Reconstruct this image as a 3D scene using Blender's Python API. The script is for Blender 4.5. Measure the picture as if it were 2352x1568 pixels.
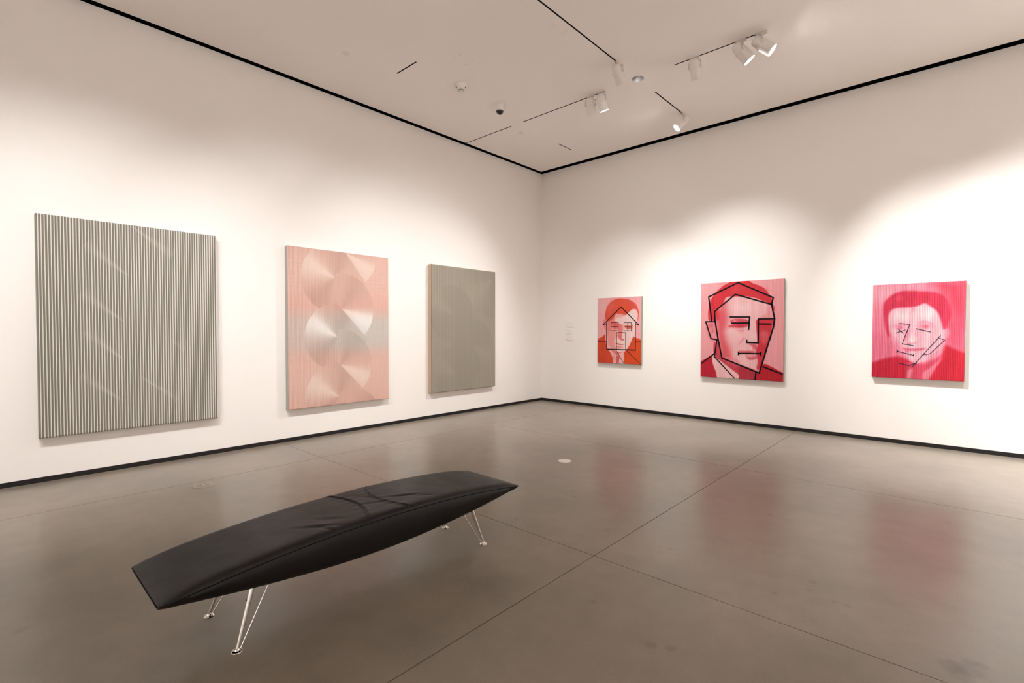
import bpy, bmesh, math
import numpy as np
from mathutils import Vector, Matrix, Quaternion

# ---------------------------------------------------------------- scene, camera, world, exposure
for o in list(bpy.data.objects):
    bpy.data.objects.remove(o, do_unlink=True)
scene = bpy.context.scene
COL = scene.collection
H = 5.0285                                   # ceiling height
YAW, PITCH, ROLL = math.radians(-42.1768), math.radians(-1.2390), math.radians(0.0664)
cam_data = bpy.data.cameras.new('camera')
cam_data.sensor_fit = 'HORIZONTAL'; cam_data.sensor_width = 36.0; cam_data.lens = 17.339
cam_data.clip_start = 0.05; cam_data.clip_end = 100
cam = bpy.data.objects.new('camera', cam_data); COL.objects.link(cam)
_f = Vector((math.cos(PITCH)*math.sin(YAW), math.cos(PITCH)*math.cos(YAW), math.sin(PITCH)))
_r = Vector((math.cos(YAW), -math.sin(YAW), 0)); _u = _r.cross(_f)
_r2 = _r*math.cos(ROLL)+_u*math.sin(ROLL); _u2 = -_r*math.sin(ROLL)+_u*math.cos(ROLL)
_m = Matrix((_r2, _u2, -_f)).transposed().to_4x4(); _m.translation = Vector((6.9221, -8.6195, 1.55))
cam.matrix_world = _m
scene.camera = cam

world = bpy.data.worlds.new('world'); scene.world = world; world.use_nodes = True
world.node_tree.nodes['Background'].inputs[0].default_value = (0.0, 0.0, 0.0, 1)
world.node_tree.nodes['Background'].inputs[1].default_value = 0.0

vs = scene.view_settings
vs.view_transform = 'Standard'; vs.look = 'None'; vs.gamma = 1.0; vs.use_curve_mapping = False
vs.exposure = 0.15
LAMP_COLOR = (1.0, 0.99, 0.98)
LAMP_POWER = 620.0                           # watts of a full track spotlight
DIM_LEFT, DIM_MID, DIM_RIGHT, FILL_REAR = 0.52, 0.34, 1.65, 1.75   # power factor per lamp group; the rear group is added unseen fill
scene.cycles.max_bounces = 12
scene.cycles.diffuse_bounces = 8
scene.cycles.glossy_bounces = 6

# ---------------------------------------------------------------- helpers
def lin(c):
    return tuple(((v/255.0)/12.92 if v <= 10 else (((v/255.0)+0.055)/1.055)**2.4) for v in c)

def link(o, parent=None):
    COL.objects.link(o)
    if parent is not None: o.parent = parent
    return o

def tag(o, label=None, cat=None, group=None, kind=None):
    if label: o['label'] = label
    if cat: o['category'] = cat
    if group: o['group'] = group
    if kind: o['kind'] = kind
    return o

def empty(name, loc, rz=0.0):
    o = bpy.data.objects.new(name, None); o.empty_display_size = 0.1
    o.location = loc; o.rotation_euler = (0, 0, rz)
    return link(o)

def mesh_obj(name, bm, mat, parent=None, smooth=False, angle=None):
    me = bpy.data.meshes.new(name); bm.normal_update(); bm.to_mesh(me); bm.free()
    if smooth:
        for p in me.polygons: p.use_smooth = True
        if angle is not None:
            try: me.set_sharp_from_angle(angle=math.radians(angle))
            except Exception: pass
    me.materials.append(mat)
    return link(bpy.data.objects.new(name, me), parent)

def share(name, me, parent, loc=(0, 0, 0), quat=None, rz=None):
    o = bpy.data.objects.new(name, me); o.location = loc
    if quat is not None:
        o.rotation_mode = 'QUATERNION'; o.rotation_quaternion = quat
    elif rz is not None: o.rotation_euler = (0, 0, rz)
    return link(o, parent)

def add_box(bm, x0, x1, y0, y1, z0, z1):
    v = [bm.verts.new((x, y, z)) for z in (z0, z1) for y in (y0, y1) for x in (x0, x1)]
    for q in ((0, 2, 3, 1), (4, 5, 7, 6), (0, 1, 5, 4), (2, 6, 7, 3), (0, 4, 6, 2), (1, 3, 7, 5)):
        bm.faces.new([v[i] for i in q])
    return v

def box_bm(*a, bevel=0.0, seg=2):
    bm = bmesh.new(); add_box(bm, *a)
    if bevel > 0:
        bmesh.ops.bevel(bm, geom=bm.edges[:], offset=bevel, segments=seg, affect='EDGES', profile=0.5)
    return bm

def lathe(bm, prof, n=32, caps=True):
    """prof = [(r, z)...] spun about z"""
    rings = []
    for r, z in prof:
        if r < 1e-6: rings.append([bm.verts.new((0, 0, z))])
        else: rings.append([bm.verts.new((r*math.cos(2*math.pi*i/n), r*math.sin(2*math.pi*i/n), z)) for i in range(n)])
    for a, b in zip(rings, rings[1:]):
        for i in range(n):
            j = (i+1) % n
            if len(a) == 1 and len(b) == 1: continue
            if len(a) == 1: bm.faces.new((a[0], b[j], b[i]))
            elif len(b) == 1: bm.faces.new((a[i], a[j], b[0]))
            else: bm.faces.new((a[i], a[j], b[j], b[i]))
    if caps:
        for ring in (rings[0], rings[-1]):
            if len(ring) > 1:
                try: bm.faces.new(ring)
                except ValueError: pass
    bmesh.ops.recalc_face_normals(bm, faces=bm.faces[:])
    return bm

def tube(bm, pts, radii, n=12):
    pts = [Vector(p) for p in pts]
    if not hasattr(radii, '__len__'): radii = [radii]*len(pts)
    rings = []
    for i, p in enumerate(pts):
        d = (pts[min(i+1, len(pts)-1)]-pts[max(i-1, 0)]).normalized()
        a = d.cross(Vector((0, 0, 1)))
        if a.length < 1e-4: a = d.cross(Vector((1, 0, 0)))
        a.normalize(); b = d.cross(a).normalized()
        rings.append([bm.verts.new(p+radii[i]*(math.cos(2*math.pi*k/n)*a+math.sin(2*math.pi*k/n)*b)) for k in range(n)])
    for A, B in zip(rings, rings[1:]):
        for k in range(n):
            bm.faces.new((A[k], A[(k+1) % n], B[(k+1) % n], B[k]))
    bm.faces.new(rings[0][::-1]); bm.faces.new(rings[-1])
    bmesh.ops.recalc_face_normals(bm, faces=bm.faces[:])
    return bm

# ---------------------------------------------------------------- materials
def new_mat(name):
    m = bpy.data.materials.new(name); m.use_nodes = True
    return m, m.node_tree.nodes, m.node_tree.links, m.node_tree.nodes['Principled BSDF']

def simple(name, col, rough=0.5, metal=0.0, spec=0.5, bump=0.0, bscale=200.0, var=0.0):
    m, N, L, P = new_mat(name)
    P.inputs['Base Color'].default_value = (*col, 1); P.inputs['Roughness'].default_value = rough
    P.inputs['Metallic'].default_value = metal; P.inputs['Specular IOR Level'].default_value = spec
    geo = N.new('ShaderNodeNewGeometry')
    nz = N.new('ShaderNodeTexNoise'); nz.inputs['Scale'].default_value = bscale; nz.inputs['Detail'].default_value = 3
    L.new(geo.outputs['Position'], nz.inputs['Vector'])
    if var > 0:
        mx = N.new('ShaderNodeMix'); mx.data_type = 'RGBA'
        mx.inputs['A'].default_value = (*[c*(1-var) for c in col], 1); mx.inputs['B'].default_value = (*[min(1, c*(1+var)) for c in col], 1)
        L.new(nz.outputs['Fac'], mx.inputs['Factor']); L.new(mx.outputs['Result'], P.inputs['Base Color'])
    if bump > 0:
        b = N.new('ShaderNodeBump'); b.inputs['Strength'].default_value = bump; b.inputs['Distance'].default_value = 0.002
        L.new(nz.outputs['Fac'], b.inputs['Height']); L.new(b.outputs['Normal'], P.inputs['Normal'])
    return m

M_WALL = simple('wall_paint', (0.845, 0.805, 0.775), 0.75, 0, 0.25, 0.05, 120, 0.012)
M_CEIL = simple('ceiling_paint', (0.90, 0.86, 0.825), 0.85, 0, 0.2, 0.05, 90, 0.012)
M_BLACK = simple('black_trim', (0.012, 0.011, 0.012), 0.55, 0, 0.3, 0.0)
M_VOID = simple('black_reveal', (0.003, 0.003, 0.003), 0.9, 0, 0.05, 0.0)
M_BASE = simple('black_rubber_base', (0.012, 0.010, 0.010), 0.6, 0, 0.3, 0.1, 60, 0.3)
M_WHITE = simple('white_plastic', (0.80, 0.765, 0.74), 0.45, 0, 0.4)
M_LAMPBODY = simple('white_lamp_enamel', (0.78, 0.745, 0.72), 0.4, 0, 0.4)
M_YOKE = simple('pale_grey_bracket', (0.60, 0.565, 0.54), 0.4, 0, 0.4)
M_CHROME = simple('chrome', (0.78, 0.75, 0.72), 0.12, 1.0, 0.5)
M_STEEL = simple('brushed_steel', (0.55, 0.50, 0.45), 0.3, 1.0, 0.5)
M_REFLECTOR = simple('satin_reflector', (0.62, 0.62, 0.66), 0.28, 1.0, 0.5)
M_GREYGAP = simple('joint_filler', (0.045, 0.036, 0.027), 0.8, 0, 0.2)
M_DOME = simple('smoked_dome', (0.010, 0.010, 0.008), 0.12, 0, 0.5)
M_RED = simple('red_indicator', (0.42, 0.10, 0.06), 0.4, 0, 0.5)
M_GREY = simple('grey_grille', (0.36, 0.34, 0.31), 0.5, 0, 0.4)
M_FRAME_GREY = simple('grey_canvas_edge', (0.40, 0.385, 0.355), 0.8, 0, 0.2, 0.1, 300)
M_FRAME_TAN = simple('tan_canvas_edge', (0.52, 0.385, 0.275), 0.8, 0, 0.2, 0.1, 300)
M_FRAME_SAGE = simple('sage_canvas_edge', (0.36, 0.37, 0.325), 0.8, 0, 0.2, 0.1, 300)
M_INK = simple('black_paint_line', (0.006, 0.004, 0.005), 0.7, 0, 0.12)
M_INKPLUM = simple('plum_paint_line', (0.014, 0.005, 0.016), 0.7, 0, 0.12)
M_INKNAVY = simple('navy_paint_line', (0.022, 0.022, 0.060), 0.7, 0, 0.12)

def lens_material():
    m, N, L, P = new_mat('lit_lamp_glass')
    P.inputs['Base Color'].default_value = (0.9, 0.88, 0.85, 1)
    P.inputs['Emission Color'].default_value = (*LAMP_COLOR, 1); P.inputs['Emission Strength'].default_value = 42.0
    return m
M_LENS = lens_material()

def leather_material():
    m, N, L, P = new_mat('black_leather')
    P.inputs['Base Color'].default_value = (0.0062, 0.0048, 0.0042, 1)
    P.inputs['Roughness'].default_value = 0.46; P.inputs['Specular IOR Level'].default_value = 0.30
    tc = N.new('ShaderNodeTexCoord')
    v = N.new('ShaderNodeTexVoronoi'); v.inputs['Scale'].default_value = 260
    L.new(tc.outputs['Object'], v.inputs['Vector'])
    n = N.new('ShaderNodeTexNoise'); n.inputs['Scale'].default_value = 9; n.inputs['Detail'].default_value = 5
    L.new(tc.outputs['Object'], n.inputs['Vector'])
    mr = N.new('ShaderNodeMapRange'); mr.inputs['To Min'].default_value = 0.38; mr.inputs['To Max'].default_value = 0.56
    L.new(n.outputs['Fac'], mr.inputs['Value']); L.new(mr.outputs['Result'], P.inputs['Roughness'])
    b = N.new('ShaderNodeBump'); b.inputs['Strength'].default_value = 0.25; b.inputs['Distance'].default_value = 0.0006
    L.new(v.outputs['Distance'], b.inputs['Height'])
    b2 = N.new('ShaderNodeBump'); b2.inputs['Strength'].default_value = 0.35; b2.inputs['Distance'].default_value = 0.006
    L.new(n.outputs['Fac'], b2.inputs['Height']); L.new(b.outputs['Normal'], b2.inputs['Normal'])
    L.new(b2.outputs['Normal'], P.inputs['Normal'])
    return m
M_LEATHER = leather_material()
M_SEAM = simple('black_thread', (0.004, 0.003, 0.003), 0.8, 0, 0.1)

STAINS = [(6.923, -5.587, 0.05), (6.985, -5.566, 0.06), (6.984, -5.491, 0.03), (7.027, -5.488, 0.03), (6.957, -5.63, 0.05), (6.279, -5.137, 0.024), (6.282, -5.259, 0.022), (5.352, -5.29, 0.022), (5.424, -5.282, 0.024), (4.9, -4.498, 0.026), (5.762, -4.083, 0.03), (4.253, -3.489, 0.018), (4.248, -2.713, 0.028), (4.244, -2.536, 0.024), (3.874, -4.163, 0.022), (3.56, -4.666, 0.024), (4.242, -5.6, 0.022), (4.254, -4.428, 0.02), (4.444, -4.627, 0.02), (4.939, -4.175, 0.02), (4.908, -5.283, 0.024), (5.396, -6.238, 0.02), (6.478, -5.308, 0.022), (6.416, -5.31, 0.016), (5.9, -6.335, 0.03), (5.822, -6.37, 0.03), (6.135, -5.439, 0.02), (6.882, -3.306, 0.03), (6.264, -2.48, 0.03), (3.355, -8.455, 0.04), (4.28, -4.826, 0.02)]

FLOOR_RGB = (0.226, 0.195, 0.156)
def concrete_material():
    m, N, L, P = new_mat('polished_concrete')
    geo = N.new('ShaderNodeNewGeometry')
    def noise(scale, detail, rough=0.55):
        n = N.new('ShaderNodeTexNoise'); n.inputs['Scale'].default_value = scale
        n.inputs['Detail'].default_value = detail; n.inputs['Roughness'].default_value = rough
        L.new(geo.outputs['Position'], n.inputs['Vector']); return n
    n1 = noise(0.9, 6); n2 = noise(6.0, 5); n3 = noise(90.0, 2)
    def mapr(src, a, b, lo, hi):
        r = N.new('ShaderNodeMapRange'); r.inputs['From Min'].default_value = a; r.inputs['From Max'].default_value = b
        r.inputs['To Min'].default_value = lo; r.inputs['To Max'].default_value = hi
        L.new(src, r.inputs['Value']); return r.outputs['Result']
    def mul(a, b):
        x = N.new('ShaderNodeMath'); x.operation = 'MULTIPLY'; L.new(a, x.inputs[0]); L.new(b, x.inputs[1]); return x.outputs[0]
    f = mul(mul(mapr(n1.outputs['Fac'], .3, .7, .84, 1.14), mapr(n2.outputs['Fac'], .3, .7, .93, 1.07)), mapr(n3.outputs['Fac'], .3, .7, .94, 1.06))
    for sx, sy, r in STAINS:
        d = N.new('ShaderNodeVectorMath'); d.operation = 'DISTANCE'
        L.new(geo.outputs['Position'], d.inputs[0]); d.inputs[1].default_value = (sx, sy, 0)
        s = N.new('ShaderNodeMath'); s.operation = 'ADD'; L.new(d.outputs['Value'], s.inputs[0])
        L.new(mapr(n2.outputs['Fac'], .3, .7, -0.3*r, 0.3*r), s.inputs[1])
        f = mul(f, mapr(s.outputs[0], r*0.55, r*1.25, 0.80, 1.0))
    hue = N.new('ShaderNodeMix'); hue.data_type = 'RGBA'
    hue.inputs['A'].default_value = (FLOOR_RGB[0]*0.97, FLOOR_RGB[1]*1.0, FLOOR_RGB[2]*1.0, 1)
    hue.inputs['B'].default_value = (FLOOR_RGB[0]*1.05, FLOOR_RGB[1]*0.98, FLOOR_RGB[2]*0.95, 1)
    L.new(n1.outputs['Fac'], hue.inputs['Factor'])
    vm = N.new('ShaderNodeVectorMath'); vm.operation = 'SCALE'
    L.new(hue.outputs['Result'], vm.inputs[0]); L.new(f, vm.inputs['Scale'])
    L.new(vm.outputs[0], P.inputs['Base Color'])
    P.inputs['Roughness'].default_value = 0.275
    P.inputs['Specular IOR Level'].default_value = 0.5
    P.inputs['IOR'].default_value = 1.5
    b = N.new('ShaderNodeBump'); b.inputs['Strength'].default_value = 0.03; b.inputs['Distance'].default_value = 0.002
    L.new(n2.outputs['Fac'], b.inputs['Height']); L.new(b.outputs['Normal'], P.inputs['Normal'])
    return m
M_FLOOR = concrete_material()

def card_material():
    m, N, L, P = new_mat('printed_card')
    tc = N.new('ShaderNodeTexCoord')
    br = N.new('ShaderNodeTexBrick'); br.inputs['Scale'].default_value = 1.0
    br.inputs['Color1'].default_value = (.80, .765, .74, 1); br.inputs['Color2'].default_value = (.62, .58, .56, 1)
    br.inputs['Mortar'].default_value = (.82, .785, .76, 1); br.inputs['Mortar Size'].default_value = 0.22
    br.inputs['Brick Width'].default_value = 0.62; br.inputs['Row Height'].default_value = 0.5
    mp = N.new('ShaderNodeMapping'); mp.inputs['Scale'].default_value = (14, 90, 1); mp.inputs['Rotation'].default_value = (math.radians(-90), 0, 0)
    L.new(tc.outputs['Object'], mp.inputs['Vector']); L.new(mp.outputs['Vector'], br.inputs['Vector'])
    L.new(br.outputs['Color'], P.inputs['Base Color']); P.inputs['Roughness'].default_value = 0.6
    return m
M_CARD = card_material()

def art_material(name, rough=0.62):
    m, N, L, P = new_mat(name)
    a = N.new('ShaderNodeAttribute'); a.attribute_name = 'paint'
    geo = N.new('ShaderNodeNewGeometry')
    nz = N.new('ShaderNodeTexNoise'); nz.inputs['Scale'].default_value = 160; nz.inputs['Detail'].default_value = 3
    L.new(geo.outputs['Position'], nz.inputs['Vector'])
    mr = N.new('ShaderNodeMapRange'); mr.inputs['From Min'].default_value = .3; mr.inputs['From Max'].default_value = .7
    mr.inputs['To Min'].default_value = .94; mr.inputs['To Max'].default_value = 1.06
    L.new(nz.outputs['Fac'], mr.inputs['Value'])
    vm = N.new('ShaderNodeVectorMath'); vm.operation = 'SCALE'
    L.new(a.outputs['Color'], vm.inputs[0]); L.new(mr.outputs['Result'], vm.inputs['Scale'])
    L.new(vm.outputs[0], P.inputs['Base Color'])
    P.inputs['Roughness'].default_value = rough; P.inputs['Specular IOR Level'].default_value = 0.25
    return m
M_ART = art_material('corrugated_painting')
HOUSE_OPS=[
('b',(0.0932,0.8817),0.1465,0.1822,0,(253,196,198),0.7),
('p',[(0.1352,0.6717),(0.1663,0.6695),(0.1944,0.633),(0.2168,0.5893),(0.2167,0.5168),(0.1941,0.495),(0.1716,0.5169),(0.1491,0.5715),(0.1323,0.6335)],(243,140,138),0.008,1),
('p',[(0.2169,0.6436),(0.3175,0.8045),(0.5896,0.8274),(0.8838,0.8211),(0.9302,0.7579),(0.9355,0.6956),(0.9151,0.6335),(0.8739,0.5852),(0.8741,0.4947),(0.8535,0.4372),(0.8224,0.4056),(0.7598,0.2964),(0.6965,0.2285),(0.6167,0.1846),(0.536,0.1688),(0.4271,0.181),(0.35,0.2156),(0.2722,0.2651),(0.2275,0.3226),(0.2109,0.4169),(0.2055,0.5531)],(253,214,208),0.008,1),
('p',[(0.2169,0.6436),(0.3505,0.7034),(0.4165,0.7454),(0.4274,0.6952),(0.4055,0.6526),(0.4492,0.6057),(0.4818,0.5163),(0.46,0.4717),(0.4491,0.4001),(0.4052,0.3244),(0.4271,0.2744),(0.4817,0.2214),(0.4051,0.1913),(0.3168,0.2295),(0.2387,0.3009),(0.2221,0.417),(0.2111,0.5531)],(246,160,156),0.03,1),
('p',[(0.2058,0.6981),(0.4001,0.7457),(0.4055,0.6597),(0.3283,0.6066),(0.3171,0.5166),(0.2726,0.4715),(0.2389,0.4171),(0.2168,0.5893)],(240,128,122),0.03,0.8),
('b',(0.7487,0.6911),0.125,0.0876,0,(254,226,220),0.8),
('b',(0.8015,0.4457),0.0779,0.077,0,(254,226,222),0.7),
('p',[(0.1777,0.713),(0.1834,0.7528),(0.206,0.8284),(0.2453,0.8852),(0.3177,0.9373),(0.4002,0.9689),(0.4819,0.9824),(0.5628,0.9799),(0.6429,0.9722),(0.7221,0.961),(0.7902,0.9346),(0.8526,0.9086),(0.9043,0.8622),(0.9403,0.7992),(0.9481,0.7403),(0.9431,0.6955),(0.9151,0.6196),(0.9099,0.6266),(0.9303,0.706),(0.9302,0.7475),(0.9044,0.7965),(0.8838,0.8159),(0.8217,0.819),(0.78,0.8024),(0.7224,0.7685),(0.6855,0.7376),(0.6164,0.7263),(0.5629,0.743),(0.4819,0.7515),(0.4274,0.7416),(0.4,0.7099),(0.3615,0.6745),(0.3173,0.6499),(0.2393,0.6362),(0.2113,0.6509),(0.1889,0.6802)],(232,88,62),0.008,1),
('b',(0.3507,0.8827),0.0877,0.0645,0,(238,110,100),0.75),
('b',(0.2898,0.805),0.0664,0.072,0,(238,110,100),0.5),
('b',(0.5628,0.8209),0.1173,0.0637,0,(236,84,40),0.8),
('p',[(0.6958,0.9583),(0.7902,0.9346),(0.863,0.8979),(0.9198,0.8273),(0.8838,0.8177),(0.8217,0.8225),(0.7485,0.866)],(226,92,84),0.03,0.7),
('b',(0.2395,0.7157),0.0501,0.0723,0,(226,86,70),0.6),
('p',[(0.4165,0.7382),(0.5629,0.7466),(0.6643,0.7309),(0.6164,0.7069),(0.4819,0.6945),(0.4274,0.6738)],(246,160,156),0.03,0.8),
('p',[(0.3283,0.6318),(0.4164,0.6453),(0.4818,0.6126),(0.5575,0.5943),(0.6004,0.5869),(0.5951,0.4948),(0.5844,0.4824),(0.5791,0.4185),(0.5468,0.3757),(0.4818,0.3967),(0.4709,0.4359),(0.5035,0.4895),(0.4872,0.5234),(0.3999,0.5164),(0.3338,0.5598)],(240,122,116),0.02,0.9),
('b',(0.4273,0.5665),0.0654,0.0322,0,(224,92,84),0.8),
('p',[(0.6431,0.5901),(0.7068,0.5757),(0.7803,0.5823),(0.7804,0.5298),(0.749,0.5158),(0.6698,0.523),(0.6378,0.5443)],(236,112,92),0.012,0.95),
('b',(0.7384,0.5404),0.0368,0.0211,0,(226,84,54),0.8),
('p',[(0.796,0.5892),(0.8273,0.5855),(0.8351,0.5575),(0.8118,0.5157),(0.7909,0.5227)],(244,150,138),0.012,0.9),
('p',[(0.4709,0.4536),(0.579,0.4539),(0.5737,0.3757),(0.6326,0.3726),(0.5898,0.3474),(0.536,0.3576),(0.4872,0.3894)],(238,128,124),0.012,0.9),
('b',(0.5952,0.3581),0.0374,0.0124,0,(222,108,108),0.8),
('p',[(0.4107,0.3135),(0.4817,0.3107),(0.536,0.2971),(0.6006,0.2943),(0.6593,0.295),(0.6006,0.2836),(0.5252,0.2755),(0.4599,0.2926)],(226,112,108),0.01,0.9),
('p',[(0.4654,0.2676),(0.5252,0.2612),(0.6113,0.2554),(0.5791,0.2371),(0.5089,0.2288),(0.4599,0.2388)],(238,132,130),0.02,0.8),
('p',[(0.4817,0.2177),(0.6647,0.2137),(0.6434,0.192),(0.5791,0.1801),(0.4817,0.1818)],(252,208,204),0.012,0.8),
('p',[(0.2275,0.3079),(0.2834,0.2433),(0.3611,0.2084),(0.4271,0.188),(0.4817,0.1711),(0.5899,0.1732),(0.622,0.1774),(0.6328,0.135),(0.6275,-0.0002),(0.3719,0.0064),(0.3499,0.0998),(0.2721,0.1996),(0.2302,0.2243)],(252,186,184),0.008,1),
('p',[(0.3112,0.2076),(0.4161,0.2022),(0.4817,0.1711),(0.5952,0.1733),(0.5143,0.1539),(0.4817,0.1281),(0.4489,0.1274),(0.3886,0.1584)],(238,130,124),0.012,1),
('p',[(0.438,0.1451),(0.4871,0.1676),(0.5143,0.1539),(0.4871,0.1282),(0.4544,0.1239)],(228,112,106),0.012,1),
('p',[(0.4435,0.1057),(0.498,0.1285),(0.536,0.1043),(0.5143,0.0537),(0.498,0.003),(0.4544,0.0053),(0.4434,0.0589)],(222,100,94),0.008,1),
('b',(0.3885,0.0755),0.0385,0.0577,0,(246,150,150),0.8),
('p',[(-0.0058,0.3606),(0.0919,0.3943),(0.1488,0.4202),(0.1884,0.4531),(0.194,0.4058),(0.1883,0.373),(0.1994,0.3112),(0.2274,0.2352),(0.2833,0.1889),(0.3278,0.1427),(0.3664,0.0749),(0.3774,0.003),(-0.007,-0.0011)],(222,78,44),0.008,1),
('p',[(1.0078,0.358),(0.9311,0.3852),(0.8536,0.4021),(0.8276,0.4055),(0.7598,0.2962),(0.6965,0.2213),(0.6647,0.196),(0.622,0.1756),(0.6301,0.135),(0.6275,-0.0037),(1.0089,-0.0024)],(228,80,38),0.008,1),
('b',(0.091,0.0495),0.0909,0.0735,0,(206,66,34),0.6),
('b',(0.9317,0.1242),0.0615,0.1151,0,(236,88,26),0.6)]
HOUSE_LINES=[
([(0.1293,0.5855),(0.5548,0.8547),(0.9485,0.583)],0.0171),
([(0.1293,0.5869),(0.2196,0.5864)],0.013),
([(0.8765,0.5834),(0.946,0.583)],0.013),
([(0.2197,0.6364),(0.2206,0.2109)],0.0147),
([(0.8764,0.6251),(0.8789,0.2116)],0.0159),
([(0.2161,0.2123),(0.8809,0.2116)],0.0189),
([(0.3256,0.6203),(0.4927,0.6189),(0.4927,0.4967),(0.3254,0.4968),(0.3256,0.6228)],0.0088),
([(0.3255,0.5569),(0.4927,0.5562)],0.0112),
([(0.6229,0.6178),(0.7845,0.6165),(0.7847,0.4965),(0.6229,0.4966),(0.6229,0.6203)],0.0088),
([(0.6229,0.5556),(0.7846,0.5549)],0.0112),
([(0.4098,0.6196),(0.4097,0.4967)],0.0053),
([(0.7025,0.6172),(0.7026,0.4965)],0.0065),
([(0.4555,0.2136),(0.4557,0.4686),(0.6592,0.4689),(0.662,0.2154)],0.0088),
([(0.0028,0.3268),(0.2163,0.3289)],0.0094),
([(0.8822,0.3336),(1.0003,0.3348)],0.0088),
([(0.4435,0.2027),(0.6302,0.0027)],0.0088),
([(0.6753,0.2068),(1.0012,0.0043)],0.0092)]
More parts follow.
